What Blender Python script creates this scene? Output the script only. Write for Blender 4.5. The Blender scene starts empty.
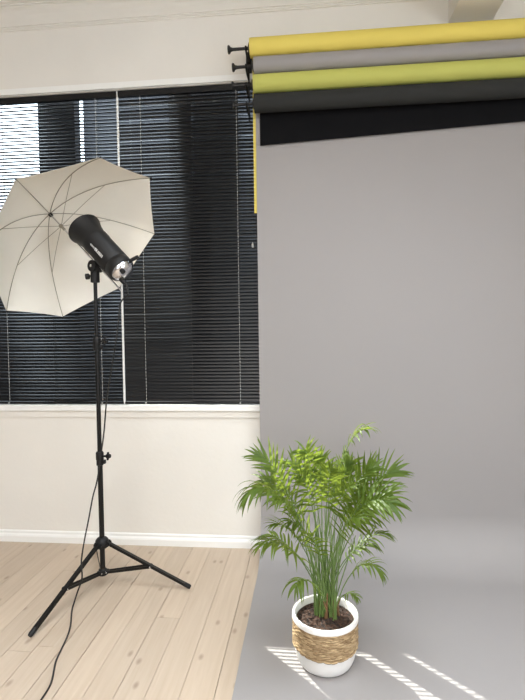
import bpy, bmesh, math, random
from mathutils import Vector as V, Matrix
random.seed(7)
PI = math.pi
sc = bpy.context.scene
C = sc.collection

# ---------------------------------------------------------------- camera
F = 479.165
RT = V((0.99548152, 0.09397562, -0.01360642))
DN = V((-0.0100483, -0.03823206, -0.99921837))
FW = V((-0.09442237, 0.99484013, -0.03711501))
CAM = V((0, 0, 1.3))
cd = bpy.data.cameras.new('camera'); cam = bpy.data.objects.new('camera', cd); C.objects.link(cam)
cd.sensor_fit = 'VERTICAL'; cd.sensor_height = 35.0; cd.lens = F / 700 * 35.0
cd.clip_start = .02
m = Matrix((RT, -DN, -FW)).transposed().to_4x4(); m.translation = CAM
cam.matrix_world = m
sc.camera = cam

def at(x, y, Y):
    """the point of the vertical plane y = Y seen at photo pixel (x, y)"""
    d = RT * ((x - 262.5) / F) + DN * ((y - 350) / F) + FW
    return CAM + d * (Y / d.y)

def onfloor(x, y, z=0.0):
    d = RT * ((x - 262.5) / F) + DN * ((y - 350) / F) + FW
    return CAM + d * ((z - 1.3) / d.z)

# ---------------------------------------------------------------- materials
def mat(name, col, rough=.6, metal=0, var=0, scale=8, bump=0, bscale=60, spec=.5, trans=0, coat=0, stretch=(1, 1, 1)):
    M = bpy.data.materials.new(name); M.use_nodes = True
    nt = M.node_tree; N = nt.nodes; L = nt.links
    b = N['Principled BSDF']
    b.inputs['Base Color'].default_value = (*col, 1)
    b.inputs['Roughness'].default_value = rough
    b.inputs['Metallic'].default_value = metal
    b.inputs['Specular IOR Level'].default_value = spec
    b.inputs['Coat Weight'].default_value = coat
    tc = N.new('ShaderNodeTexCoord'); mp = N.new('ShaderNodeMapping')
    mp.inputs['Scale'].default_value = stretch
    L.new(tc.outputs['Object'], mp.inputs['Vector'])
    if var:
        n = N.new('ShaderNodeTexNoise'); n.inputs['Scale'].default_value = scale; n.inputs['Detail'].default_value = 5
        L.new(mp.outputs[0], n.inputs['Vector'])
        r = N.new('ShaderNodeMapRange'); r.inputs['To Min'].default_value = 1 - var; r.inputs['To Max'].default_value = 1 + var
        r.inputs['From Min'].default_value = .25; r.inputs['From Max'].default_value = .75
        L.new(n.outputs['Fac'], r.inputs['Value'])
        mx = N.new('ShaderNodeMix'); mx.data_type = 'RGBA'; mx.blend_type = 'MULTIPLY'; mx.inputs[0].default_value = 1
        mx.inputs[6].default_value = (*col, 1)
        L.new(r.outputs[0], mx.inputs[7]); L.new(mx.outputs[2], b.inputs['Base Color'])
    if bump:
        n2 = N.new('ShaderNodeTexNoise'); n2.inputs['Scale'].default_value = bscale; n2.inputs['Detail'].default_value = 4
        L.new(mp.outputs[0], n2.inputs['Vector'])
        bp = N.new('ShaderNodeBump'); bp.inputs['Strength'].default_value = bump; bp.inputs['Distance'].default_value = .01
        L.new(n2.outputs['Fac'], bp.inputs['Height']); L.new(bp.outputs[0], b.inputs['Normal'])
    if trans:
        t = N.new('ShaderNodeBsdfTranslucent'); ms = N.new('ShaderNodeMixShader'); ms.inputs[0].default_value = trans
        t.inputs['Color'].default_value = (*col, 1)
        out = N['Material Output']
        L.new(b.outputs[0], ms.inputs[1]); L.new(t.outputs[0], ms.inputs[2]); L.new(ms.outputs[0], out.inputs['Surface'])
    return M

M = {}
M['wall'] = mat('cream_wall_paint', (.80, .775, .725), .75, var=.03, scale=2.5, bump=.08, bscale=40)
M['wall_grey'] = mat('grey_wall_paint', (.36, .35, .34), .8, var=.03, scale=2.5)
M['ceiling'] = mat('ceiling_paint', (.77, .745, .69), .8, var=.02)
M['trim'] = mat('white_gloss_trim', (.88, .88, .86), .35, var=.02)
M['blind'] = mat('black_blind_enamel', (.006, .006, .007), .33, spec=.35)
M['cord_light'] = mat('pale_blind_cord', (.55, .55, .53), .7)
M['cord_dark'] = mat('dark_blind_cord', (.02, .02, .02), .7)
M['black_metal'] = mat('black_stand_metal', (.005, .0048, .0046), .42, var=.1, spec=.3)
M['black_plastic'] = mat('black_plastic', (.007, .007, .0075), .5, bump=.05, bscale=300, spec=.35)
M['cord'] = mat('black_rubber_cable', (.008, .008, .008), .5)
M['steel'] = mat('bright_steel', (.75, .76, .80), .18, metal=1)
M['fabric'] = mat('cream_umbrella_fabric', (.93, .905, .84), .85, var=.02, trans=.14)
M['rib'] = mat('grey_umbrella_rib', (.33, .305, .25), .45, metal=.2)
M['white_ink'] = mat('white_lettering', (.85, .85, .85), .6)
M['yellow'] = mat('yellow_paper', (.76, .62, .13), .7, var=.02)
M['green'] = mat('lime_green_paper', (.50, .51, .12), .7, var=.02)
M['grey'] = mat('grey_paper', (.305, .290, .288), .62, var=.015, scale=2)
M['charcoal'] = mat('charcoal_paper', (.030, .031, .030), .8, var=.05, spec=.15)
M['charcoal_shaded'] = mat('charcoal_shaded', (.006, .006, .007), .85, var=.1, spec=.1)  # charcoal paper again, the shade below its roll put into the colour
M['core'] = mat('roll_core_plug', (.012, .011, .011), .5)
M['pot'] = mat('white_ceramic_pot', (.80, .79, .77), .55, var=.02, bump=.06, bscale=90)
M['stalk'] = mat('palm_stalk', (.12, .19, .05), .45, var=.15, scale=40)
M['stem_brown'] = mat('palm_brown_sheath', (.16, .085, .035), .7, var=.2, scale=40)
M['window_frame'] = mat('dark_window_frame', (.03, .032, .04), .5)
M['outside_dark'] = mat('dark_outside_facade', (.012, .013, .018), .8, var=.1, scale=3)
M['outside_ground'] = mat('outside_asphalt', (.03, .03, .03), .9, var=.1, scale=3)

def leaf_mat(name, col, tcol):
    Mt = bpy.data.materials.new(name); Mt.use_nodes = True
    nt = Mt.node_tree; N = nt.nodes; L = nt.links
    b = N['Principled BSDF']; b.inputs['Roughness'].default_value = .5; b.inputs['Specular IOR Level'].default_value = .3
    n = N.new('ShaderNodeTexNoise'); n.inputs['Scale'].default_value = 9
    geo = N.new('ShaderNodeNewGeometry')
    tc = N.new('ShaderNodeTexCoord'); L.new(tc.outputs['Object'], n.inputs['Vector'])
    ad = N.new('ShaderNodeMath'); ad.operation = 'MULTIPLY_ADD'; ad.inputs[1].default_value = .55; 
    L.new(geo.outputs['Random Per Island'], ad.inputs[0]); 
    mu = N.new('ShaderNodeMath'); mu.operation = 'MULTIPLY'; mu.inputs[1].default_value = .45
    L.new(n.outputs['Fac'], mu.inputs[0]); L.new(mu.outputs[0], ad.inputs[2])
    cr = N.new('ShaderNodeValToRGB')
    cr.color_ramp.elements[0].position = .1; cr.color_ramp.elements[0].color = (col[0] * .6, col[1] * .65, col[2] * .7, 1)
    cr.color_ramp.elements[1].position = .9; cr.color_ramp.elements[1].color = (col[0] * 1.5, col[1] * 1.35, col[2] * 1.3, 1)
    L.new(ad.outputs[0], cr.inputs[0]); L.new(cr.outputs[0], b.inputs['Base Color'])
    t = N.new('ShaderNodeBsdfTranslucent'); t.inputs['Color'].default_value = (*tcol, 1)
    ms = N.new('ShaderNodeMixShader'); ms.inputs[0].default_value = .38
    L.new(b.outputs[0], ms.inputs[1]); L.new(t.outputs[0], ms.inputs[2]); L.new(ms.outputs[0], N['Material Output'].inputs['Surface'])
    return Mt
M['leaf'] = leaf_mat('palm_leaf', (.058, .108, .018), (.34, .44, .05))

def glass_mat():
    Mt = bpy.data.materials.new('window_glass'); Mt.use_nodes = True
    nt = Mt.node_tree; N = nt.nodes; L = nt.links
    N.remove(N['Principled BSDF'])
    tr = N.new('ShaderNodeBsdfTransparent'); tr.inputs[0].default_value = (.93, .95, .95, 1)
    gl = N.new('ShaderNodeBsdfGlossy'); gl.inputs['Roughness'].default_value = .02
    ms = N.new('ShaderNodeMixShader'); ms.inputs[0].default_value = .05
    L.new(tr.outputs[0], ms.inputs[1]); L.new(gl.outputs[0], ms.inputs[2])
    L.new(ms.outputs[0], N['Material Output'].inputs['Surface'])
    return Mt
M['glass'] = glass_mat()

def wood_mat():
    Mt = bpy.data.materials.new('whitewashed_pine_boards'); Mt.use_nodes = True
    nt = Mt.node_tree; N = nt.nodes; L = nt.links
    b = N['Principled BSDF']; b.inputs['Roughness'].default_value = .38
    tc = N.new('ShaderNodeTexCoord'); geo = N.new('ShaderNodeNewGeometry')
    off = N.new('ShaderNodeCombineXYZ')
    mu = N.new('ShaderNodeMath'); mu.operation = 'MULTIPLY'; mu.inputs[1].default_value = 37
    L.new(geo.outputs['Random Per Island'], mu.inputs[0]); L.new(mu.outputs[0], off.inputs['Y']); L.new(mu.outputs[0], off.inputs['Z'])
    add = N.new('ShaderNodeVectorMath'); L.new(tc.outputs['Object'], add.inputs[0]); L.new(off.outputs[0], add.inputs[1])
    mp = N.new('ShaderNodeMapping'); mp.inputs['Scale'].default_value = (22, 1.3, 1); L.new(add.outputs[0], mp.inputs['Vector'])
    g = N.new('ShaderNodeTexNoise'); g.inputs['Scale'].default_value = 2.2; g.inputs['Detail'].default_value = 6; g.inputs['Distortion'].default_value = .6
    L.new(mp.outputs[0], g.inputs['Vector'])
    cr = N.new('ShaderNodeValToRGB'); e = cr.color_ramp.elements
    e[0].position = .28; e[0].color = (.475, .375, .28, 1); e[1].position = .72; e[1].color = (.545, .445, .345, 1)
    L.new(g.outputs['Fac'], cr.inputs[0])
    # knots
    mk = N.new('ShaderNodeMapping'); mk.inputs['Scale'].default_value = (5.6, 3.0, 1); L.new(add.outputs[0], mk.inputs['Vector'])
    vo = N.new('ShaderNodeTexVoronoi'); vo.voronoi_dimensions = '2D'; vo.inputs['Scale'].default_value = 1.0; vo.inputs['Randomness'].default_value = 1; L.new(mk.outputs[0], vo.inputs['Vector'])
    kr = N.new('ShaderNodeMapRange'); kr.inputs['From Min'].default_value = .02; kr.inputs['From Max'].default_value = .075
    kr.inputs['To Min'].default_value = .62; kr.inputs['To Max'].default_value = 0
    L.new(vo.outputs['Distance'], kr.inputs['Value'])
    mx = N.new('ShaderNodeMix'); mx.data_type = 'RGBA'; mx.inputs[7].default_value = (.24, .16, .11, 1)
    L.new(kr.outputs[0], mx.inputs[0]); L.new(cr.outputs[0], mx.inputs[6])
    # board to board tone
    tn = N.new('ShaderNodeMapRange'); tn.inputs['To Min'].default_value = .94; tn.inputs['To Max'].default_value = 1.05
    L.new(geo.outputs['Random Per Island'], tn.inputs['Value'])
    m2 = N.new('ShaderNodeMix'); m2.data_type = 'RGBA'; m2.blend_type = 'MULTIPLY'; m2.inputs[0].default_value = 1
    L.new(mx.outputs[2], m2.inputs[6]); L.new(tn.outputs[0], m2.inputs[7]); L.new(m2.outputs[2], b.inputs['Base Color'])
    bp = N.new('ShaderNodeBump'); bp.inputs['Strength'].default_value = .1; bp.inputs['Distance'].default_value = .004
    L.new(g.outputs['Fac'], bp.inputs['Height']); L.new(bp.outputs[0], b.inputs['Normal'])
    return Mt
M['wood'] = wood_mat()
M['gap'] = mat('dark_board_gap', (.015, .010, .007), .95)

def weave_mat():
    Mt = mat('seagrass_weave', (.43, .29, .145), .8, var=.0)
    nt = Mt.node_tree; N = nt.nodes; L = nt.links; b = N['Principled BSDF']
    geo = N.new('ShaderNodeNewGeometry'); n = N.new('ShaderNodeTexNoise'); n.inputs['Scale'].default_value = 55; n.inputs['Detail'].default_value = 4
    tc = N.new('ShaderNodeTexCoord'); L.new(tc.outputs['Object'], n.inputs['Vector'])
    ad = N.new('ShaderNodeMath'); ad.operation = 'MULTIPLY_ADD'; ad.inputs[1].default_value = .5
    mu = N.new('ShaderNodeMath'); mu.operation = 'MULTIPLY'; mu.inputs[1].default_value = .6
    L.new(geo.outputs['Random Per Island'], ad.inputs[0]); L.new(n.outputs['Fac'], mu.inputs[0]); L.new(mu.outputs[0], ad.inputs[2])
    cr = N.new('ShaderNodeValToRGB'); e = cr.color_ramp.elements
    e[0].position = .2; e[0].color = (.17, .10, .045, 1); e[1].position = .85; e[1].color = (.53, .39, .22, 1)
    L.new(ad.outputs[0], cr.inputs[0]); L.new(cr.outputs[0], b.inputs['Base Color'])
    return Mt
M['weave'] = weave_mat()

def soil_mat():
    Mt = mat('dark_potting_soil', (.06, .03, .02), .95, bump=.9, bscale=70)
    nt = Mt.node_tree; N = nt.nodes; L = nt.links; b = N['Principled BSDF']
    n = N.new('ShaderNodeTexNoise'); n.inputs['Scale'].default_value = 85; n.inputs['Detail'].default_value = 5
    tc = N.new('ShaderNodeTexCoord'); L.new(tc.outputs['Object'], n.inputs['Vector'])
    cr = N.new('ShaderNodeValToRGB'); e = cr.color_ramp.elements
    e[0].position = .38; e[0].color = (.012, .007, .005, 1); e[1].position = .7; e[1].color = (.095, .048, .030, 1)
    L.new(n.outputs['Fac'], cr.inputs[0]); L.new(cr.outputs[0], b.inputs['Base Color'])
    return Mt
M['soil'] = soil_mat()

# ---------------------------------------------------------------- mesh helpers
def obj(name, bm, m, parent=None, smooth=True, loc=None):
    bmesh.ops.recalc_face_normals(bm, faces=bm.faces)
    me = bpy.data.meshes.new(name); bm.to_mesh(me); bm.free()
    for k in (m if isinstance(m, list) else [m]): me.materials.append(k)
    o = bpy.data.objects.new(name, me); C.objects.link(o)
    if smooth:
        try:
            me.shade_auto_smooth = True
        except Exception: pass
        for p in me.polygons: p.use_smooth = True
        me.set_sharp_from_angle(angle=math.radians(38))
    if parent:
        o.parent = parent; o.matrix_parent_inverse = Matrix.Translation(parent.location).inverted()
    return o

def origin_to(o, p):
    """put a single-mesh thing's origin at its base"""
    p = V(p); o.data.transform(Matrix.Translation(-p)); o.location = p
    return o

def tag(o, label=None, cat=None, group=None, kind=None):
    if label: o['label'] = label
    if cat: o['category'] = cat
    if group: o['group'] = group
    if kind: o['kind'] = kind
    return o

def thing(name, label, cat, loc, group=None):
    o = bpy.data.objects.new(name, None); C.objects.link(o); o.location = loc
    o.empty_display_size = .1
    return tag(o, label, cat, group)

def box(bm, x0, x1, y0, y1, z0, z1, mi=0, bev=0):
    r = bmesh.ops.create_cube(bm, size=1)
    for v in r['verts']:
        v.co = V(((x0 + x1) / 2 + v.co.x * (x1 - x0), (y0 + y1) / 2 + v.co.y * (y1 - y0), (z0 + z1) / 2 + v.co.z * (z1 - z0)))
    fs = {f for v in r['verts'] for f in v.link_faces}
    for f in fs: f.material_index = mi
    if bev:
        es = list({e for v in r['verts'] for e in v.link_edges})
        bmesh.ops.bevel(bm, geom=es, offset=bev, segments=2, affect='EDGES', profile=.5)

def frame_of(a, ref=None):
    a = V(a).normalized()
    r = V(ref) if ref is not None else (V((0, 0, 1)) if abs(a.z) < .95 else V((1, 0, 0)))
    u = r.cross(a).normalized(); w = a.cross(u)
    return u, w

def lathe(bm, prof, base=V((0, 0, 0)), axis=V((0, 0, 1)), seg=32, mi=0, capa=True, capb=True):
    """prof: (radius, distance along the axis)"""
    u, w = frame_of(axis); axis = V(axis).normalized(); rings = []
    for r, t in prof:
        rings.append([bm.verts.new(base + axis * t + (u * math.cos(2 * PI * k / seg) + w * math.sin(2 * PI * k / seg)) * r) for k in range(seg)])
    for a, b in zip(rings, rings[1:]):
        for k in range(seg):
            f = bm.faces.new((a[k], a[(k + 1) % seg], b[(k + 1) % seg], b[k])); f.material_index = mi
    if capa: bm.faces.new(rings[0]).material_index = mi
    if capb: bm.faces.new(rings[-1][::-1]).material_index = mi
    return rings

def tube(bm, pts, r, seg=8, mi=0):
    pts = [V(p) for p in pts]; n = len(pts)
    if n < 2: return
    rs = r if isinstance(r, (list, tuple)) else [r] * n
    rings = []; u = None
    for i, p in enumerate(pts):
        d = (pts[min(i + 1, n - 1)] - pts[max(i - 1, 0)]).normalized()
        if u is None: u, w = frame_of(d)
        else:
            u = (u - d * u.dot(d)).normalized(); w = d.cross(u)
        rings.append([bm.verts.new(p + (u * math.cos(2 * PI * k / seg) + w * math.sin(2 * PI * k / seg)) * rs[i]) for k in range(seg)])
    for a, b in zip(rings, rings[1:]):
        for k in range(seg):
            f = bm.faces.new((a[k], a[(k + 1) % seg], b[(k + 1) % seg], b[k])); f.material_index = mi
    bm.faces.new(rings[0]).material_index = mi; bm.faces.new(rings[-1][::-1]).material_index = mi

def cyl(bm, a, b, r, seg=16, mi=0): tube(bm, [a, b], r, seg, mi)

def smooth_path(pts, n=8):
    """Catmull-Rom through the points"""
    pts = [V(p) for p in pts]; P = [pts[0] * 2 - pts[1]] + pts + [pts[-1] * 2 - pts[-2]]; out = []
    for i in range(1, len(P) - 2):
        for k in range(n):
            t = k / n; a, b, c, d = P[i - 1:i + 3]
            out.append(.5 * ((2 * b) + (c - a) * t + (2 * a - 5 * b + 4 * c - d) * t * t + (3 * b - a - 3 * c + d) * t ** 3))
    return out + [pts[-1]]

def sbox(name, m, *bs, parent=None, kind='structure', bev=0, smooth=False):
    bm = bmesh.new()
    for b in bs: box(bm, *b, bev=bev)
    o = obj(name, bm, m, parent, smooth)
    if kind and not parent: o['kind'] = kind
    return o

# ---------------------------------------------------------------- the room
YW = 2.834                       # back wall
XL, XR, YF, ZC = -4.2, 2.75, -3.6, 3.30
WX0, WX1, WZ0, WZ1 = -2.12, -.268, .869, 2.763
sbox('wall_back', M['wall'],
     (XL, WX0, YW, YW + .22, 0, ZC), (WX1, XR, YW, YW + .22, 0, ZC),
     (WX0, WX1, YW, YW + .22, 0, WZ0 - .03), (WX0, WX1, YW, YW + .034, WZ1, ZC), (WX0, WX1, YW + .034, YW + .22, WZ1 + .20, ZC))
sbox('wall_left', M['wall_grey'], (XL - .15, XL, YF - .15, YW + .22, 0, ZC))
RY0, RY1, RZ0, RZ1 = -2.2, .3, .9, 2.6
sbox('wall_right', M['wall'], (XR, XR + .15, YF - .15, RY0, 0, ZC), (XR, XR + .15, RY1, YW + .22, 0, ZC), (XR, XR + .15, RY0, RY1, 0, RZ0), (XR, XR + .15, RY0, RY1, RZ1, ZC))
sbox('window_3', M['trim'], (XR + .05, XR + .1, RY0, RY1, RZ0, RZ0 + .06), (XR + .05, XR + .1, RY0, RY1, RZ1 - .06, RZ1),
     *[(XR + .05, XR + .1, y - .03, y + .03, RZ0 + .06, RZ1 - .06) for y in (RY0 + .03, -.95, RY1 - .03)])
# wall behind the photographer, with a wide daylight window
FX0, FX1, FZ0, FZ1 = -1.9, .4, 1.1, 2.4
sbox('wall_front', M['wall_grey'], (XL, FX0, YF - .15, YF, 0, ZC), (FX1, XR, YF - .15, YF, 0, ZC),
     (FX0, FX1, YF - .15, YF, 0, FZ0), (FX0, FX1, YF - .15, YF, FZ1, ZC))
w2 = sbox('window_2', M['trim'], (FX0, FX1, YF - .1, YF - .05, FZ0, FZ0 + .06), (FX0, FX1, YF - .1, YF - .05, FZ1 - .06, FZ1),
          *[(x - .03, x + .03, YF - .1, YF - .05, FZ0 + .06, FZ1 - .06) for x in (FX0 + .03, -.75, FX1 - .03)])
sbox('ceiling', M['ceiling'], (XL - .15, XR + .15, YF - .15, YW + .22, ZC, ZC + .12))

# floor of long boards running towards the window wall
bm = bmesh.new()
seams = [-.3465, -.4707, -.5948, -.706, -.8171, -.924, -1.0309, -1.1424, -1.25, -1.3572, -1.484, -1.6099]
x = seams[-1]
while x > XL: x -= .118; seams.append(x)
x = seams[0]; right = []
while x < XR: x += .118; right.append(x)
seams = sorted(seams + right)
box(bm, XL, XR, YF, YW, -.06, -.012, mi=1)
for a, b in zip(seams, seams[1:]):
    a, b = max(a, XL), min(b, XR)
    if b - a < .02: continue
    y = YF; ends = []
    yy = YF + random.uniform(.8, 2.6)
    while yy < YW - .2: ends.append(yy); yy += random.uniform(1.6, 3.0)
    ends.append(YW)
    g0 = random.choice((.0008, .0014, .0020)); 
    for e in ends:
        box(bm, a + g0, b - .0007, y + .0006, e - .0006, -.025, 0, mi=0); y = e
obj('floor', bm, [M['wood'], M['gap']], smooth=False)['kind'] = 'structure'

# cornice, casing, skirting, beam
bm = bmesh.new()
prof = [(YW, 3.148), (YW - .006, 3.150), (YW - .006, 3.157), (YW - .011, 3.159), (YW - .011, 3.166), (YW - .017, 3.169), (YW - .018, 3.178),
        (YW - .022, 3.20), (YW - .030, 3.222), (YW - .044, 3.240), (YW - .060, 3.249), (YW - .060, 3.256), (YW - .070, 3.258), (YW - .070, 3.266), (YW - .085, 3.268), (YW - .085, ZC), (YW, ZC)]
BX0, BX1, BZ = .800, 1.036, 3.012
for xa, xb in ((XL, BX0), (BX1, XR)):
    ra = [bm.verts.new((xa, y, z)) for y, z in prof]; rb = [bm.verts.new((xb, y, z)) for y, z in prof]
    for i in range(len(prof)):
        j = (i + 1) % len(prof); bm.faces.new((ra[i], ra[j], rb[j], rb[i]))
    bm.faces.new(ra); bm.faces.new(rb[::-1])
obj('trim_1', bm, M['ceiling'], smooth=False)['kind'] = 'structure'
sbox('trim_2', M['wall'], (BX0, BX1, YF, YW, BZ, ZC))                                      # ceiling beam
sbox('trim_3', M['trim'], (WX0 - .05, WX1 + .03, YW - .014, YW, WZ1 + .003, WZ1 + .038))   # casing above the window
sbox('trim_4', M['wall'], (WX0 - .04, WX1 + .03, YW - .012, YW, .792, WZ0 - .040))          # apron under the sill
bm = bmesh.new()
for xa, xb in ((XL, XR),):
    pr = [(YW, 0), (YW - .02, 0), (YW - .02, .036), (YW - .016, .045), (YW - .009, .052), (YW - .009, .064), (YW - .004, .07), (YW, .07)]
    ra = [bm.verts.new((xa, y, z)) for y, z in pr]; rb = [bm.verts.new((xb, y, z)) for y, z in pr]
    for i in range(len(pr)):
        j = (i + 1) % len(pr); bm.faces.new((ra[i], ra[j], rb[j], rb[i]))
    bm.faces.new(ra); bm.faces.new(rb[::-1])
obj('baseboard_back', bm, M['trim'], smooth=False)['kind'] = 'structure'

# the window behind the blinds
win = bpy.data.objects.new('window_1', None); C.objects.link(win); win.location = (-1.13, YW, WZ0); win['kind'] = 'structure'
GY = 2.955
bm = bmesh.new()
box(bm, WX0, WX1, GY - .025, GY + .025, WZ0, WZ0 + .03); box(bm, WX0, WX1, GY - .025, GY + .025, WZ1 + .15, WZ1 + .20)
for xa, xb in ((WX0, WX0 + .05), (WX1 - .04, WX1), (-.790, -.697)):
    box(bm, xa, xb, GY - .025, GY + .025, WZ0 + .03, WZ1 + .15)
obj('frame', bm, M['window_frame'], win, False)
bm = bmesh.new(); box(bm, -1.1345, -1.1225, YW + .010, YW + .018, WZ0 + .001, WZ1 - .001, bev=.002); obj('mullion', bm, M['trim'], win, False)
bm = bmesh.new(); box(bm, WX0 + .05, WX1 - .04, GY - .002, GY + .002, WZ0 + .03, WZ1 + .15); obj('pane', bm, M['glass'], win, False)
bm = bmesh.new(); box(bm, WX0 - .04, WX1 + .03, YW - .028, YW + .22, WZ0 - .038, WZ0, bev=.004); obj('sill', bm, M['trim'], win, False)

# what stands outside the glass: facade piers, the yard and the houses opposite
sbox('facade_pier', M['outside_dark'], (-1.86, -1.593, 3.24, 3.32, -.1, 4.6))
sbox('facade_pier', M['outside_dark'], (-.926, -.45, 3.24, 3.32, -.1, 4.6))
sbox('yard_ground', M['outside_ground'], (-16, 10, YW + .23, 24, -.2, -.1))
sbox('facade_opposite', M['outside_dark'], (-4.25, 10, 9, 10, -.1, 6.1), (-7.4, -4.25, 9.2, 10, -.1, 3.5), (-16, -8.3, 9, 10, -.1, 9.5))  # last block is unseen, added to keep the sun off the left blind

# ---------------------------------------------------------------- blinds
def make_blind(x0, x1, tilt, label, odd=()):
    t = thing('window_blind', label, 'blind', ((x0 + x1) / 2, YW + .018, WZ0 + .001), 'black venetian blinds in the window')
    yc = YW + .018
    bm = bmesh.new(); box(bm, x0, x1, yc - .012, yc + .014, WZ1 - .038, WZ1 - .003, bev=.002); obj('headrail', bm, M['blind'], t, False)
    bm = bmesh.new(); box(bm, x0, x1, yc - .011, yc + .011, WZ0 + .001, WZ0 + .016, bev=.003); obj('bottom_rail', bm, M['blind'], t, False)
    bm = bmesh.new(); pitch = .0205; z = WZ0 + .030; k = 0
    while z < WZ1 - .045:
        ang = math.radians(tilt + random.gauss(0, 1.2) + (odd[k] if k in odd else 0))
        nx = 3; rows = []
        for side in (0, 1):
            for j in range(5):
                s = (j / 4 - .5) * .025; camb = .0026 * (1 - (2 * s / .025) ** 2) - side * .0005
                yy = s * math.cos(ang) - camb * math.sin(ang); zz = s * math.sin(ang) + camb * math.cos(ang)
                rows.append((yy, zz))
        order = [0, 1, 2, 3, 4, 9, 8, 7, 6, 5]
        sag = [0, -.0009, -.0009, 0]
        cols = []
        for i in range(nx + 1):
            xx = x0 + .003 + (x1 - x0 - .006) * i / nx
            jz = random.gauss(0, .0004)
            cols.append([bm.verts.new((xx, yc + rows[o_][0], z + rows[o_][1] + sag[i] * .4 + jz)) for o_ in order])
        for a, b in zip(cols, cols[1:]):
            for q in range(10): bm.faces.new((a[q], a[(q + 1) % 10], b[(q + 1) % 10], b[q]))
        bm.faces.new(cols[0]); bm.faces.new(cols[-1][::-1])
        z += pitch; k += 1
    obj('slats', bm, M['blind'], t)
    ins = .135
    for xx, mm in ((x0 + ins, 'cord_light'), ((x0 + x1) / 2, 'cord_dark'), (x1 - ins, 'cord_light')):
        bm = bmesh.new(); hy = .0125 * math.cos(math.radians(tilt)) 
        wd = .0010
        for yy in (yc - hy + .0022, yc + hy): box(bm, xx - wd, xx + wd, yy - .0008, yy + .0008, WZ0 + .016, WZ1 - .038)
        obj('ladder_cord', bm, M[mm], t, False)
        if mm == 'cord_light':
            bm = bmesh.new(); lathe(bm, [(.0035, 0), (.005, .002), (.005, .007), (.003, .009)], V((xx, yc - .0115, WZ0 + .008)), V((0, -1, 0)), 12); obj('cord_button', bm, M['cord_light'], t)
    return t
b1 = make_blind(-2.01, -1.1315, 45, 'black venetian blind behind the white umbrella, left of the white window mullion')
b2 = make_blind(-1.1240, -.272, 58, 'black venetian blind right of the white mullion, reaching the grey backdrop',
                {86: -16, 82: -20, 76: -14, 72: -8, 66: -12})
# lift cord with tassel by the right edge of the second blind
bm = bmesh.new(); tube(bm, [(-.318, YW - .002, WZ1 - .03), (-.319, YW - .003, 2.3), (-.318, YW - .003, 1.83)], .0011, 6); lc = obj('lift_cord', bm, M['cord_dark'], b2)
bm = bmesh.new(); lathe(bm, [(.002, .03), (.005, .02), (.007, .004), (.005, 0)], V((-.318, YW - .006, 1.80)), V((0, 0, 1)), 12); obj('tassel', bm, M['cord_light'], lc)

# ---------------------------------------------------------------- paper rolls on their bracket
RY = 2.688; RX1 = 2.44
rolls = [('yellow', at(250, 48.3, RY), .050, 'yellow paper backdrop roll, topmost on the wall bracket'),
         ('grey', at(254, 66.2, RY), .046, 'grey paper backdrop roll whose long sheet sweeps down under the plant'),
         ('green', at(253.6, 84.6, RY), .050, 'lime green paper backdrop roll between the grey and black rolls'),
         ('charcoal', at(254.4, 103.8, RY), .049, 'black paper backdrop roll, lowest of the four, with a short flap hanging')]
knobs = [(228.6, 47), (233, 65.4), (232.6, 83.7), (233.3, 104)]
roll_things = []
def sheet(bm, path, x0, x1, th=.0012, nx=24, wob=None):
    """a paper sheet: path of (y, z) swept along x, with real thickness"""
    n = len(path); nor = []
    for i in range(n):
        a = V((path[max(i - 1, 0)][0], path[max(i - 1, 0)][1])); b = V((path[min(i + 1, n - 1)][0], path[min(i + 1, n - 1)][1]))
        d = (b - a).normalized(); nor.append((-d.y, d.x))
    G = []
    for s in (0, 1):
        g = []
        for i in range(nx + 1):
            x = x0 + (x1 - x0) * i / nx; col = []
            for j in range(n):
                dy, dz = wob(x, j) if wob else (0, 0)
                col.append(bm.verts.new((x, path[j][0] + nor[j][0] * th * s + dy, path[j][1] + nor[j][1] * th * s + dz)))
            g.append(col)
        G.append(g)
    for i in range(nx):
        for j in range(n - 1):
            bm.faces.new((G[0][i][j], G[0][i + 1][j], G[0][i + 1][j + 1], G[0][i][j + 1]))
            bm.faces.new((G[1][i][j], G[1][i][j + 1], G[1][i + 1][j + 1], G[1][i + 1][j]))
        for j in (0, n - 1): bm.faces.new((G[0][i][j], G[1][i][j], G[1][i + 1][j], G[0][i + 1][j]))
    for j in range(n - 1):
        for i in (0, nx): bm.faces.new((G[0][i][j], G[0][i][j + 1], G[1][i][j + 1], G[1][i][j]))

for (key, p, r, lab), kn in zip(rolls, knobs):
    t = thing('paper_roll', lab, 'paper roll', (p.x, p.y, p.z - r), 'paper backdrop rolls on the wall')
    p = V((p.x, RY, p.z))
    bm = bmesh.new()
    lathe(bm, [(.029, .012), (.029, 0), (r - .001, 0), (r, .001), (r, RX1 - p.x - .001), (r - .001, RX1 - p.x), (.029, RX1 - p.x)], p, V((1, 0, 0)), 48)
    obj('rolled_paper', bm, M[key], t)
    k = at(kn[0], kn[1], RY); L = p.x - k.x
    bm = bmesh.new()
    lathe(bm, [(.006, -.004), (.021, -.004), (.023, 0), (.021, .006), (.012, .012), (.0085, .024), (.0075, L - .02), (.010, L - .012), (.028, L - .006), (.028, L + .01)], V((k.x, RY, p.z)), V((1, 0, 0)), 24)
    obj('end_plug', bm, M['core'], t)
    roll_things.append((t, p, r))
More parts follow.
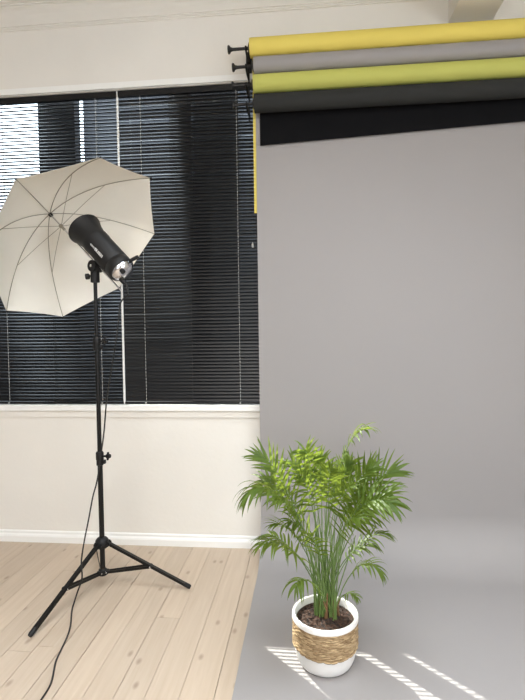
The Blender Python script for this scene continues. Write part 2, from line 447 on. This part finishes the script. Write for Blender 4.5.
# grey sheet: down from the back of its roll, a soft bend, then out over the floor
t, p, r = roll_things[1]
yb = RY + r
RB = .26
yb0 = yb; yb = RY + .0585
path = [(yb0, p.z + .004), (yb0 + .001, p.z - .02)] + [(yb, z) for z in [p.z - (p.z - RB) * k / 14 for k in range(1, 15)]]
path += [(yb - RB + RB * math.cos(a), RB + .0015 - RB * math.sin(a)) for a in [PI / 2 * k / 12 for k in range(1, 13)]]
path += [(y, .0015) for y in [yb - RB - (yb - RB - .75) * k / 22 for k in range(1, 23)]]
GX0 = at(257.6, 250, yb).x
def wob(x, j):
    y, z = path[j]
    dy = dz = 0
    if z < .002 and j > 28:
        e = math.exp(-(x - GX0) / .10)
        dz = .0035 * e * (1 + math.sin(y * 17 + .6) * .9 + .4 * math.sin(y * 41))
    elif z > .3:
        dy = -.004 * (1 - math.cos((x - GX0) * 3.1)) * min(1, (p.z - z)) * .5
    return dy, dz
bm = bmesh.new(); sheet(bm, path, GX0, RX1, nx=60, wob=wob); obj('backdrop_sheet', bm, M['grey'], t)
# yellow tail behind the grey sheet
t, p, r = roll_things[0]
yy = RY + r + .014
xa = at(253.2, 130, yy).x
bm = bmesh.new(); sheet(bm, [(yy, p.z + .01), (yy, p.z - .1), (yy + .002, 2.4), (yy + .004, 2.15), (yy + .004, at(255.5, 213, yy).z)], xa, RX1 - .03, nx=4)
obj('hanging_paper', bm, M['yellow'], t)
# flap in front, darkened for the shade of its roll
t, p, r = roll_things[3]
yy = RY + r + .0015
xa = at(260, 130, yy).x; zl = at(260, 146, yy).z; zr = at(525, 121.5, yy).z; xr = at(525, 121.5, yy).x
pa = [(yy, p.z + .004), (yy, p.z - .05), (yy - .001, p.z - .12), (yy - .003, zl + .06), (yy - .005, zl)]
def wob2(x, j): return (0, (zr - zl) * (x - xa) / (xr - xa) * (j / 4) if x < xr + .3 else (zr - zl) * 1.1 * j / 4)
bm = bmesh.new(); sheet(bm, pa, xa, RX1 - .03, nx=20, wob=wob2); obj('hanging_flap', bm, M['charcoal_shaded'], t)
# bracket
bz0, bz1 = roll_things[3][1].z - .05, roll_things[0][1].z + .05
bx = roll_things[0][1].x - .022
br = thing('roll_bracket', 'black wall bracket whose hooks carry the four paper rolls', 'bracket', (bx, YW, bz0))
bm = bmesh.new(); box(bm, bx - .004, bx + .004, YW - .032, YW - .026, bz0, bz1, bev=.001); box(bm, bx - .016, bx + .016, YW - .026, YW - .014, WZ1 + .04, bz1, bev=.002)
box(bm, bx - .016, bx + .016, YW - .014, YW, WZ1 + .04, bz1)
obj('back_plate', bm, M['black_metal'], br, False)
for (tt, p, r) in roll_things:
    bm = bmesh.new()
    tube(bm, smooth_path([(bx, YW - .03, p.z - .016), (bx, RY + .05, p.z - .02), (bx, RY + .014, p.z - .017), (bx, RY, p.z - .0145), (bx, RY - .014, p.z - .010), (bx, RY - .018, p.z + .004)], 5), .0055, 8)
    obj('hook', bm, M['black_metal'], br)

# ---------------------------------------------------------------- light stand
SX, SY = -1.061, 2.33
st = thing('light_stand', 'black tripod light stand on the bare boards left of the backdrop', 'light stand', (SX, SY, 0))
zt = 1.600
def col(name, z0, z1, r, m='black_metal'):
    bm = bmesh.new(); lathe(bm, [(r - .001, z0), (r, z0 + .001), (r, z1 - .001), (r - .001, z1)], V((SX, SY, 0)), V((0, 0, 1)), 20); return obj(name, bm, M[m], st)
col('lower_tube', .075, .68, .0128); col('middle_tube', .64, 1.26, .0110); col('upper_tube', 1.22, zt, .0092)
def collar(z, knobside):
    bm = bmesh.new(); lathe(bm, [(.013, -.035), (.0175, -.033), (.0175, -.006), (.0195, -.003), (.0195, .030), (.016, .036), (.012, .037)], V((SX, SY, z)), V((0, 0, 1)), 20)
    box(bm, SX + .012, SX + .030, SY - .009, SY + .009, z - .026, z - .006, bev=.002)
    c = obj('collar', bm, M['black_plastic'], st)
    bm = bmesh.new(); o = V((SX, SY, z + .012)); d = V((1, -.15, .06)).normalized()
    lathe(bm, [(.005, .015), (.005, .034), (.008, .036), (.011, .040), (.011, .058), (.009, .060)], o, d, 12)
    for s in (-1, 1):
        lathe(bm, [(.006, -.0), (.007, .004), (.006, .018), (.003, .021)], o + d * .046, V((0, s * .2, s)), 8)
    obj('knob', bm, M['black_plastic'], c)
collar(.668, 1); collar(1.252, 1)
hubz, lowz = .236, .082
bm = bmesh.new(); lathe(bm, [(.014, -.030), (.026, -.028), (.033, -.016), (.033, .010), (.026, .020), (.018, .026), (.014, .027)], V((SX, SY, hubz)), V((0, 0, 1)), 24)
feet = [V((-1.202, 1.908, 0)), V((-.609, 2.343, 0)), V((-1.280, 2.720, 0))]
dirs = [(V((f.x - SX, f.y - SY, 0))).normalized() for f in feet]
for d in dirs:
    side = V((-d.y, d.x, 0))
    for s in (-1, 1):
        a = V((SX, SY, hubz - .006)) + d * .030 + side * s * .0125
        cyl(bm, a - side * s * .003, a + side * s * .004, .014, 12)
        cyl(bm, V((SX, SY, hubz - .006)) + d * .012 + side * s * .011, a + d * .004, .010, 8)
obj('leg_hub', bm, M['black_plastic'], st)
bm = bmesh.new(); lathe(bm, [(.0135, -.018), (.021, -.016), (.021, .012), (.016, .017), (.0135, .018)], V((SX, SY, lowz)), V((0, 0, 1)), 20)
for d in dirs:
    side = V((-d.y, d.x, 0)); a = V((SX, SY, lowz)) + d * .022
    cyl(bm, a - side * .012, a + side * .012, .011, 12)
obj('brace_hub', bm, M['black_plastic'], st)
def flat_bar(bm, a, b, w, h, up):
    d = (b - a).normalized(); s = d.cross(up).normalized(); n = s.cross(d)
    vs = [[bm.verts.new(p + s * sx * w / 2 + n * sn * h / 2) for sx, sn in ((-1, -1), (1, -1), (1, 1), (-1, 1))] for p in (a, b)]
    for k in range(4): bm.faces.new((vs[0][k], vs[0][(k + 1) % 4], vs[1][(k + 1) % 4], vs[1][k]))
    bm.faces.new(vs[0]); bm.faces.new(vs[1][::-1])
for f, d in zip(feet, dirs):
    top = V((SX, SY, hubz - .006)) + d * .033; ft = f + V((0, 0, .011)); bm = bmesh.new()
    side = V((-d.y, d.x, 0))
    ax = (ft - top).normalized()
    flat_bar(bm, top, ft - ax * .02, .020, .013, V((0, 0, 1)))
    lg = obj('leg', bm, M['black_metal'], st, False)
    bm = bmesh.new(); tube(bm, [ft - ax * .032, ft - ax * .006, ft + ax * .003], [.0115, .0115, .009], 12); obj('foot', bm, M['black_plastic'], lg)
    mid = top + (ft - top) * .52
    bm = bmesh.new(); a = V((SX, SY, lowz)) + d * .022
    for s in (-1, 1): flat_bar(bm, a + side * s * .0095, mid + side * s * .0135, .003, .013, V((0, 0, 1)))
    cyl(bm, mid - side * .016, mid + side * .016, .006, 10)
    obj('brace', bm, M['black_metal'], st, False)
    for q, hw in ((mid, .018), (a, .014), (top - d * .003, .017)):
        for s in (-1, 1):
            bm = bmesh.new(); lathe(bm, [(.0045, 0), (.004, .0015), (.0015, .0025)], q + side * s * (hw - .0015), side * s, 10)
            obj('rivet', bm, M['steel'], lg)

# ---------------------------------------------------------------- umbrella
UA = V((-0.69271711, 0.33428704, 0.63905804)).normalized()
HUB = V((-1.37424153, 2.48375553, 1.95127604)); UC = V((-1.17034223, 2.3853591, 1.76317114))
tips = [(-0.9498, 2.1677, 2.1161), (-0.8108, 2.4647, 2.1114), (-0.8839, 2.7519, 1.8819), (-1.1321, 2.814, 1.5748), (-1.3898, 2.6208, 1.4022),
        (-1.521, 2.3048, 1.4252), (-1.4459, 2.0024, 1.6648), (-1.2129, 1.9313, 1.9546)]
tips = [V(q) for q in tips]
um = thing('photo_umbrella', 'white photo umbrella open behind the black studio flash', 'umbrella', HUB)
SAG = (HUB - UC).length
def rib_pt(k, s):
    rel = tips[k] - UC; rel = rel - UA * rel.dot(UA) * 0
    return HUB + rel * s - UA * SAG * (s ** 2.0)
NS = 12; ND = 6
bm = bmesh.new(); G = {}
for side in (0, 1):
    for k in range(8):
        for i in range(NS + 1):
            s = i / NS
            for d in range(ND + 1):
                if i == 0 and (k or d): continue
                if d == ND: continue
                q = d / ND; p = rib_pt(k, s).lerp(rib_pt((k + 1) % 8, s), q)
                # cloth is pulled flat between ribs and its hem scallops in slightly
                bow = 4 * q * (1 - q)
                p = p + (HUB - p).normalized() * .0 + UA * .010 * bow * s * (1 - s) * 2
                cen = HUB - UA * SAG * s ** 2
                p = p + (cen - p) * .012 * bow * s ** 6
                G[(side, k, i, d)] = bm.verts.new(p + UA * (.004 + .0008 * side))
def gv(side, k, i, d):
    if i == 0: return G[(side, 0, 0, 0)]
    if d == ND: k, d = (k + 1) % 8, 0
    return G[(side, k, i, d)]
for side in (0, 1):
    for k in range(8):
        for i in range(NS):
            for d in range(ND):
                vs = [gv(side, k, i, d), gv(side, k, i + 1, d), gv(side, k, i + 1, d + 1), gv(side, k, i, d + 1)]
                if i == 0: vs = [vs[0], vs[1], vs[2]]
                bm.faces.new(vs if side else vs[::-1])
for k in range(8):
    for d in range(ND): bm.faces.new((gv(0, k, NS, d), gv(1, k, NS, d), gv(1, k, NS, d + 1), gv(0, k, NS, d + 1)))
obj('canopy', bm, M['fabric'], um)
SHEND = HUB - UA * .685
bm = bmesh.new(); cyl(bm, SHEND, HUB + UA * .03, .0042, 12); obj('shaft', bm, M['steel'], um)
bm = bmesh.new(); lathe(bm, [(.005, 0), (.0055, .02), (.004, .045), (.002, .05)], HUB + UA * .006, UA, 12); obj('ferrule', bm, M['black_plastic'], um)
bm = bmesh.new(); lathe(bm, [(.0045, -.02), (.010, -.018), (.011, -.004), (.008, .0), (.0045, .002)], HUB, UA, 16); obj('top_notch', bm, M['black_plastic'], um)
RUN = HUB - UA * .120
bm = bmesh.new(); lathe(bm, [(.0045, -.035), (.007, -.034), (.007, -.006), (.011, -.004), (.011, .006), (.0045, .008)], RUN, UA, 16); obj('runner', bm, M['rib'], um)
for k in range(8):
    bm = bmesh.new(); pts = [rib_pt(k, s / 14) - UA * .0005 for s in range(15)]
    out = (tips[k] - UC).normalized()
    pts.append(pts[-1] + (pts[-1] - pts[-2]).normalized() * .006)
    tube(bm, pts, .0021, 6)
    rb = obj('rib', bm, M['rib'], um)
    bm = bmesh.new(); lathe(bm, [(.002, -.008), (.0035, -.006), (.0035, .003), (.002, .006)], pts[-1], (pts[-1] - pts[-3]), 8); obj('rib_tip', bm, M['black_plastic'], rb)
    bm = bmesh.new(); tube(bm, smooth_path([RUN + out * .009, (RUN + out * .009).lerp(rib_pt(k, .62), .5) + UA * .003, rib_pt(k, .62) - UA * .003], 4), .0014, 6); obj('stretcher', bm, M['rib'], um)

# ---------------------------------------------------------------- studio flash
N1 = (V((0, 0, 1)) - UA * UA.z).normalized()        # away from the shaft, towards the sky
M1 = UA.cross(N1).normalized()
mouth = HUB - UA * .292 + N1 * .088; rear = HUB - UA * .640 + N1 * .080
FA = (mouth - rear).normalized(); LEN = (mouth - rear).length
FN = (N1 - FA * N1.dot(FA)).normalized(); FM = FA.cross(FN).normalized()
fl = thing('studio_flash', 'black studio flash head on the stand, aimed into the umbrella', 'studio light', (SX, SY, zt))
RBODY = .066
bm = bmesh.new()
lathe(bm, [(.050, .004), (.058, 0), (.0635, .004), (RBODY, .012), (RBODY, .045), (RBODY - .0015, .047), (RBODY - .0015, .050), (RBODY, .052), (RBODY, LEN - .135), (RBODY + .002, LEN - .13), (RBODY + .002, LEN - .10), (.058, LEN - .096)], rear, FA, 40)
obj('body', bm, M['black_plastic'], fl)
bm = bmesh.new()
lathe(bm, [(.058, LEN - .105), (.0665, LEN - .104), (.0665, LEN - .088), (.067, LEN - .075), (.072, LEN - .045), (.080, LEN - .015), (.084, LEN - .003), (.086, LEN), (.0865, LEN + .006), (.084, LEN + .006), (.082, LEN - .002), (.070, LEN - .045), (.050, LEN - .085)], rear, FA, 48)
obj('reflector', bm, M['black_plastic'], fl)
bm = bmesh.new(); lathe(bm, [(.032, LEN - .088), (.030, LEN - .06), (.018, LEN - .045), (.004, LEN - .042)], rear, FA, 24); obj('flash_tube', bm, M['white_ink'], fl)
# rear panel: domed bright plate with dial, switch and mains socket
bm = bmesh.new(); lathe(bm, [(.057, .004), (.057, -.004), (.050, -.016), (.038, -.025), (.020, -.030), (.002, -.0305)], rear, FA, 32); rp = obj('rear_panel', bm, M['steel'], fl)
rp['label'] = 'bright reflective rear panel'
bm = bmesh.new(); lathe(bm, [(.012, -.012), (.012, -.030), (.010, -.032)], rear + FN * .016 - FM * .030 - FA * .006, FA, 16); obj('dial', bm, M['black_plastic'], rp)
bm = bmesh.new()
q = rear - FN * .030 - FA * .018
for dx in (-.013, .013): lathe(bm, [(.009, .006), (.009, -.012), (.007, -.014)], q + FM * dx, FA, 12)
u0 = q - FA * .004
lathe(bm, [(.012, .01), (.012, -.026), (.006, -.036)], q - FN * .006, FA, 12)
obj('mains_socket', bm, M['black_plastic'], rp)
# handle lug standing off the rear rim
bm = bmesh.new(); hb = rear + FA * .012
cdir = (FN * .55 + FM * (-.83)).normalized()
cdir = (at(136, 261, rear.y) - at(122, 268, rear.y)); cdir = (cdir - FA * cdir.dot(FA)).normalized()
tube(bm, smooth_path([hb + cdir * .060, hb + cdir * .076 - FA * .004, hb + cdir * .092 - FA * .010, hb + cdir * .104 - FA * .012], 4), [.009] * 10 + [.008, .0075, .007], 10)
obj('handle', bm, M['black_plastic'], fl)
# tilting bracket on the spigot
bm = bmesh.new()
S0 = V((SX, SY, zt - .03))
lathe(bm, [(.012, -.01), (.022, -.008), (.022, .052), (.014, .055)], S0, V((0, 0, 1)), 20)
piv = HUB - UA * .470 - N1 * .012
tube(bm, [V((SX, SY, zt + .01)), piv + V((0, 0, -.012)), piv], [.021, .023, .025], 12)
side = M1
cyl(bm, piv - side * .028, piv + side * .028, .029, 20)
tube(bm, [piv, HUB - UA * .475 + N1 * .010, HUB - UA * .472 + N1 * .030], [.016, .017, .020], 12)
obj('tilt_bracket', bm, M['black_plastic'], fl)
kd = (V((-1, -.35, -.10))).normalized()
bm = bmesh.new(); lathe(bm, [(.006, .012), (.006, .024), (.012, .026), (.015, .030), (.015, .044), (.011, .047)], V((SX, SY, zt - .006)), kd, 12); obj('spigot_knob', bm, M['black_plastic'], fl)
bm = bmesh.new(); lathe(bm, [(.007, .0), (.007, .006), (.003, .008)], piv - side * .026 * (1 if side.y > 0 else -1), V((0, 0, 0)) - side * (1 if side.y > 0 else -1), 12); obj('pivot_bolt', bm, M['steel'], fl)
# lettering wrapped on the barrel, read from the mouth towards the rear
def lettering(name, body, size, start, angle):
    cu = bpy.data.curves.new(name, 'FONT'); cu.body = body; cu.size = size; cu.extrude = 0; cu.align_y = 'CENTER'; cu.space_character = 1.12
    cu.offset = size * .03
    tmp = bpy.data.objects.new('tmp', cu); C.objects.link(tmp)
    dg = bpy.context.evaluated_depsgraph_get(); me = bpy.data.meshes.new_from_object(tmp.evaluated_get(dg))
    C.objects.unlink(tmp); bpy.data.objects.remove(tmp)
    rr = RBODY + .0006
    bmq = bmesh.new(); bmq.from_mesh(me); bmesh.ops.subdivide_edges(bmq, edges=bmq.edges, cuts=1)
    W = max(v.co.x for v in bmq.verts)
    for v in bmq.verts:
        th = angle + v.co.y / rr
        v.co = rear + FA * (LEN - start - v.co.x) + (FN * math.cos(th) + FM * math.sin(th)) * rr
    return obj(name, bmq, M['white_ink'], fl, False), W
# direction on the barrel that faces the viewer, a little below the middle
tc = (CAM - (mouth + rear) / 2); tc = (tc - FA * tc.dot(FA)).normalized()
tha = math.atan2(tc.dot(FM), tc.dot(FN))
dn = -FN; 
sgn = 1 if (FN * math.cos(tha + .3) + FM * math.sin(tha + .3)).dot(DN) > (FN * math.cos(tha) + FM * math.sin(tha)).dot(DN) else -1
TH = tha + sgn * .42
lettering('lettering', 'GODOX', .0095, .150, TH)
lettering('lettering', 'SK400II', .0195, .190, TH)

# ---------------------------------------------------------------- power cord
rs = q - FN * .006 - FA * .034
fpt = [onfloor(a, b, .0035) for a, b in ((71.8, 611), (70.4, 626), (67, 637), (61, 650), (55.7, 662), (51, 683), (41, 700), (30, 716))]
cpts = [rs + FA * .012, rs - FA * .012, rs - FA * .02 + V((0, 0, -.04)), at(120.5, 303, 2.235), at(118.5, 322, 2.24), at(115.5, 345, 2.25), at(110.5, 375, 2.27), at(106.5, 402, 2.285), at(104, 432, 2.295),
        at(101.3, 452, 2.300), at(97.2, 480, 2.30), at(92.8, 497, 2.285), at(88.5, 520, 2.25), at(84.5, 540, 2.20), at(81.4, 561, 2.15), at(82.0, 578, 2.13), at(77.5, 592, 2.125), at(74, 603, 2.13)] + fpt
bm = bmesh.new(); tube(bm, smooth_path(cpts, 6), .0036, 8)
cb = obj('power_cord', bm, M['cord'])
origin_to(cb, (fpt[2].x, fpt[2].y, 0))
tag(cb, 'black power cord hanging from the studio flash and trailing across the boards', 'cord')

# ---------------------------------------------------------------- potted palm
PX, PY = .056, 1.858
pl = thing('potted_palm', 'leafy green parlour palm in a white pot with a woven band, on the grey backdrop', 'potted plant', (PX, PY, .003))
B0 = V((PX, PY, .003))
def zs(o, k=1.075, q=.952):
    for v in o.data.vertices: v.co = V((B0.x + (v.co.x - B0.x) * q, B0.y + (v.co.y - B0.y) * q, B0.z + (v.co.z - B0.z) * k))
    return o
bm = bmesh.new()
lathe(bm, [(.02, .004), (.096, .0), (.104, .003), (.112, .012), (.120, .030), (.126, .052), (.1285, .085), (.1295, .158), (.1315, .162), (.1355, .166), (.1355, .178), (.1335, .182), (.124, .182), (.121, .178), (.118, .12), (.10, .10)], B0, V((0, 0, 1)), 64)
zs(obj('pot', bm, M['pot'], pl))
# woven seagrass: rows of short twisted strands
bm = bmesh.new()
rows = 13
for j in range(rows):
    nst = 30
    for k in range(nst):
        a0 = 2 * PI * (k + .5 * (j % 2) + random.uniform(-.15, .15)) / nst; sp = 2 * PI / nst * random.uniform(1.0, 1.35)
        z0 = .074 + .0071 * j + random.uniform(-.0012, .0012); tl = random.uniform(-.003, .003)
        if j == 0: z0 -= .003 * (1 + math.sin(a0 * 3)) * .5
        pts = []
        for i in range(5):
            f = i / 4; aa = a0 + sp * f; rr = .1292 + .0026 * math.sin(PI * f)
            pts.append(B0 + V((rr * math.cos(aa), rr * math.sin(aa), z0 + tl * (f - .5))))
        w_ = random.uniform(.0030, .0044)
        tube(bm, pts, [w_ * .7, w_, w_ * 1.05, w_, w_ * .7], 6)
lathe(bm, [(.1292, .070), (.1300, .074), (.1302, .155), (.1296, .160)], B0, V((0, 0, 1)), 48, capa=False, capb=False)
zs(obj('woven_band', bm, M['weave'], pl))
# soil
bm = bmesh.new(); seg = 48; rings = []
random.seed(11)
for i in range(15):
    r = .1185 * i / 14
    rings.append([bm.verts.new(B0 + V((r * math.cos(2 * PI * k / seg), r * math.sin(2 * PI * k / seg), .158 + .014 * (1 - i / 14) + (random.uniform(-.004, .0045) if i < 14 else 0)))) for k in range(seg)] if i else [bm.verts.new(B0 + V((0, 0, .172)))])
for k in range(seg): bm.faces.new((rings[0][0], rings[1][k], rings[1][(k + 1) % seg]))
for a, b in zip(rings[1:], rings[2:]):
    for k in range(seg): bm.faces.new((a[k], b[k], b[(k + 1) % seg], a[(k + 1) % seg]))
so = zs(obj('soil', bm, M['soil'], pl, True))
bm = bmesh.new()
for k in range(170):
    a = random.uniform(0, 2 * PI); r = .112 * math.sqrt(random.random()); s = random.uniform(.0015, .0042)
    mt = Matrix.Translation(B0 + V((r * math.cos(a), r * math.sin(a), .160 + .012 * (1 - r / .118) + .001))) @ Matrix.Rotation(random.uniform(0, 6), 4, 'X') @ Matrix.Rotation(random.uniform(0, 6), 4, 'Z') @ Matrix.Diagonal((s, s * random.uniform(.5, 1), s * random.uniform(.5, 1), 1))
    bmesh.ops.create_icosphere(bm, subdivisions=1, radius=1, matrix=mt)
tag(zs(obj('soil_crumbs', bm, M['soil'], so, False)), kind='stuff')

def bez(a, b, c, d, t):
    u = 1 - t
    return a * u ** 3 + b * (3 * u * u * t) + c * (3 * u * t * t) + d * t ** 3
def leaflet(bm, p, d, nrm, L, W, droop, curl=0):
    """lance-shaped blade with a folded middle rib, drooping under gravity"""
    n = 7; d = d.normalized(); pos = V(p); rows = []
    sd = d.cross(nrm)
    if sd.length < 1e-4: sd = d.cross(V((1, 0, 0)))
    sd.normalize()
    for i in range(n + 1):
        f = i / n
        w = W * (math.sin(PI * min(1, (f * .92 + .08)) ** .62) ** .9 if f < 1 else 0) 
        nn = sd.cross(d).normalized()
        rows.append((V(pos), sd.copy(), nn, max(w, 0) / 2))
        d = (d + V((0, 0, -1)) * droop / n * (.4 + 1.2 * f)).normalized()
        sd = (sd - d * sd.dot(d)).normalized()
        pos = pos + d * (L / n)
    prev = None
    for i, (q_, s_, nn, w) in enumerate(rows):
        if i == n: cur = [bm.verts.new(q_)]
        else: cur = [bm.verts.new(q_ - s_ * w + nn * w * .30), bm.verts.new(q_), bm.verts.new(q_ + s_ * w + nn * w * .30)]
        if prev:
            if len(cur) == 3:
                bm.faces.new((prev[0], prev[1], cur[1], cur[0])); bm.faces.new((prev[1], prev[2], cur[2], cur[1]))
            else:
                bm.faces.new((prev[0], prev[1], cur[0])); bm.faces.new((prev[1], prev[2], cur[0]))
        prev = cur
def frond(base, c1, c2, tip, n, L, W, droop, start=.45, spread=62, face=None, rad=.0022):
    base, c1, c2, tip = V(base), V(c1), V(c2), V(tip)
    bm = bmesh.new()
    pts = [bez(base, c1, c2, tip, i / 20) for i in range(21)]
    for i in range(n):
        f = i / (n - 1); t = start + (1 - start) * f * .985
        p = bez(base, c1, c2, tip, t); d = (bez(base, c1, c2, tip, min(1, t + .02)) - bez(base, c1, c2, tip, t - .02)).normalized()
        up = V(face) if face is not None else V((0, 0, 1))
        sd = d.cross(up)
        if sd.length < .15: sd = d.cross(V((.3, -1, .2)))
        sd.normalize(); nn = sd.cross(d).normalized()
        ln = L * (.55 + .75 * math.sin(PI * (.18 + .74 * f)) ** 1.0) * random.uniform(.88, 1.1) * .82
        for s in (-1, 1):
            a = math.radians(spread * (1 - .55 * f) + random.uniform(-7, 7))
            dd = d * math.cos(a) + sd * s * math.sin(a) + nn * random.uniform(.02, .30)
            leaflet(bm, p, dd, nn, ln, W * random.uniform(.85, 1.1), droop * random.uniform(.6, 1.35))
    leaflet(bm, tip, (tip - c2), V((0, 0, 1)) + (V(face) if face is not None else V((0, 0, 0))), L * .55, W * .8, droop * .6)
    fo = obj('frond', bm, M['leaf'], pl)
    bm = bmesh.new(); tube(bm, pts, [rad * (1 - .62 * i / 20) + .0004 for i in range(21)], 7); obj('stalk', bm, M['stalk'], fo)
    return fo
random.seed(5)
ZB = .176
def bpt():
    a = random.uniform(0, 2 * PI); r = .048 * math.sqrt(random.random())
    return V((PX + .008 + r * math.cos(a), PY + .008 + r * math.sin(a) * .9, ZB))
def fr(mid, tip, dy_mid, dy_tip, **k):
    """a frond whose stalk bends near 'mid' and ends at 'tip' (photo pixels, with offsets in depth from the clump)"""
    b = bpt(); mp = at(mid[0], mid[1], PY + dy_mid); tp = at(tip[0], tip[1], PY + dy_tip)
    c1 = b.lerp(V((b.x * .6 + mp.x * .4, b.y * .6 + mp.y * .4, mp.z)), .62)
    c2 = mp + (mp - b.lerp(mp, .75)) * .55
    kw = dict(n=12, L=.12, W=.015, droop=.9); kw.update(k); kw['W'] *= .84
    return frond(b, c1, c2, tp, **kw)
FV = (0, -.6, .8)
# the outer fronds that shape the outline
fr((338, 458), (363, 430), .02, -.02, n=11, L=.12, W=.016, droop=1.5, start=.62, spread=66)
fr((362, 489), (396, 471), .04, .06, n=15, L=.125, W=.013, droop=.4, start=.52, spread=52, face=FV)
fr((354, 500), (391, 504), -.06, -.14, n=14, L=.13, W=.016, droop=1.1, start=.52, face=FV)
fr((286, 478), (258, 456), .02, .04, n=12, L=.11, W=.014, droop=.5, start=.6, spread=48, face=FV)
fr((282, 486), (249, 494), -.08, -.16, n=14, L=.145, W=.018, droop=1.9, start=.5, spread=66)
fr((276, 482), (262, 486), .05, .08, n=12, L=.115, W=.015, droop=.9, start=.58, face=FV)
fr((292, 545), (264, 544), -.06, -.14, n=11, L=.12, W=.016, droop=1.6, start=.5, spread=62)
fr((303, 574), (296, 586), -.08, -.15, n=9, L=.10, W=.011, droop=2.4, start=.5, spread=60)
fr((360, 556), (381, 572), -.05, -.09, n=12, L=.085, W=.011, droop=1.4, start=.5, spread=64)
fr((348, 590), (356, 597), -.03, -.06, n=7, L=.05, W=.009, droop=1.6, start=.5, spread=58)
fr((360, 538), (386, 534), .03, .04, n=12, L=.09, W=.012, droop=1.2, start=.52)
fr((322, 474), (318, 460), .05, .05, n=12, L=.08, W=.013, droop=.5, start=.66, spread=50, face=FV)
fr((343, 484), (350, 464), .06, .08, n=14, L=.09, W=.013, droop=.4, start=.6, spread=48, face=FV)
fr((305, 474), (290, 464), .07, .10, n=12, L=.09, W=.013, droop=.5, start=.62, spread=50, face=FV)
fr((350, 490), (374, 468), -.02, -.02, n=14, L=.095, W=.013, droop=.4, start=.56, spread=50, face=FV)
fr((364, 512), (388, 494), -.02, -.06, n=13, L=.11, W=.014, droop=.8, start=.56, face=FV)
fr((286, 540), (266, 536), .05, .08, n=11, L=.09, W=.013, droop=1.2, start=.55)
fr((350, 548), (374, 546), .02, .05, n=10, L=.085, W=.012, droop=1.2, start=.55)
fr((298, 534), (276, 524), -.03, -.08, n=11, L=.10, W=.013, droop=1.2, start=.55)
fr((318, 548), (308, 534), -.10, -.17, n=9, L=.08, W=.011, droop=1.0, start=.55)
fr((310, 462), (304, 452), .0, .0, n=10, L=.08, W=.012, droop=.7, start=.66, face=FV)
# the inner ones
for mid, tip, d0, d1 in [((312, 500), (300, 476), -.06, -.10), ((325, 498), (332, 470), -.08, -.12), ((338, 505), (352, 486), -.09, -.15), ((300, 512), (280, 500), -.10, -.18),
                         ((316, 490), (308, 472), .03, .04), ((330, 490), (338, 472), .08, .12), ((350, 510), (372, 500), .08, .13), ((296, 500), (276, 488), .09, .14),
                         ((340, 525), (358, 518), -.12, -.2), ((328, 480), (326, 464), .10, .16), ((308, 530), (290, 522), -.03, -.1)]:
    fr(mid, tip, d0, d1, n=10, L=.095, W=.0115, droop=random.uniform(.5, 1.2), start=.58, spread=55, face=FV)
# bare green stems in the clump and brown sheaths at the bottom
for k in range(26):
    b = bpt(); f = random.uniform(.2, .36); ox = random.gauss(0, .055); oy = random.gauss(0, .05)
    pts = [b, b + V((ox * .25, oy * .25, f * .4)), b + V((ox, oy, f + .08))]
    bm = bmesh.new(); tube(bm, smooth_path(pts, 5), [.0032 - .0016 * i / 10 for i in range(11)], 7); obj('stem', bm, M['stalk'], pl)
for k in range(7):
    b = bpt(); bm = bmesh.new(); h = random.uniform(.05, .11)
    tube(bm, [b - V((0, 0, .01)), b + V((random.gauss(0, .004), random.gauss(0, .004), h * .6)), b + V((random.gauss(0, .008), random.gauss(0, .008), h))], [.0055, .0048, .002], 8); obj('sheath', bm, M['stem_brown'], pl)

# ---------------------------------------------------------------- light
w = bpy.data.worlds.new('sky'); sc.world = w; w.use_nodes = True
bg = w.node_tree.nodes['Background']; bg.inputs[0].default_value = (.80, .90, 1.0, 1); bg.inputs[1].default_value = 6.0
def sun(name, to_sun, e, col, ang):
    d = bpy.data.lights.new(name, 'SUN'); d.energy = e; d.color = col; d.angle = math.radians(ang)
    o = bpy.data.objects.new(name, d); C.objects.link(o); o.location = V(to_sun) * 6
    o.rotation_euler = V(to_sun).to_track_quat('Z', 'Y').to_euler()
sun('sun', (-1, 1, .975), 20.0, (1, .95, .86), .25)
def area(name, loc, aim, sx, sy, e, col):
    d = bpy.data.lights.new(name, 'AREA'); d.shape = 'RECTANGLE'; d.size = sx; d.size_y = sy; d.energy = e; d.color = col
    o = bpy.data.objects.new(name, d); C.objects.link(o); o.location = loc
    o.rotation_euler = (V(loc) - V(aim)).to_track_quat('Z', 'Y').to_euler(); return o
area('daylight_window', (-.75, YF - .2, 1.75), (-.75, 3, 1.3), 2.3, 1.3, 14, (1, .94, .88))
area('daylight_window', (XR + .2, -.95, 1.75), (-1.0, .8, 1.2), 2.4, 1.6, 22, (1, .95, .90))
area('ceiling_panel', (-.2, -.9, ZC - .03), (-.2, -.9, 0), 2.4, 1.6, 120, (1, .97, .94))
lp = area('floor_fill', (.45, 1.25, ZC - .03), (.45, 1.25, 0), 2.0, 1.2, 37, (.86, .93, 1))  # added overhead fill, brightens the floor more than the wall
lp.data.spread = math.radians(105)

sc.view_settings.view_transform = 'Standard'; sc.view_settings.look = 'None'; sc.view_settings.gamma = 1
sc.view_settings.exposure = .07
sc.cycles.use_denoising = True
sc.cycles.max_bounces = 10; sc.cycles.diffuse_bounces = 6; sc.cycles.transparent_max_bounces = 12
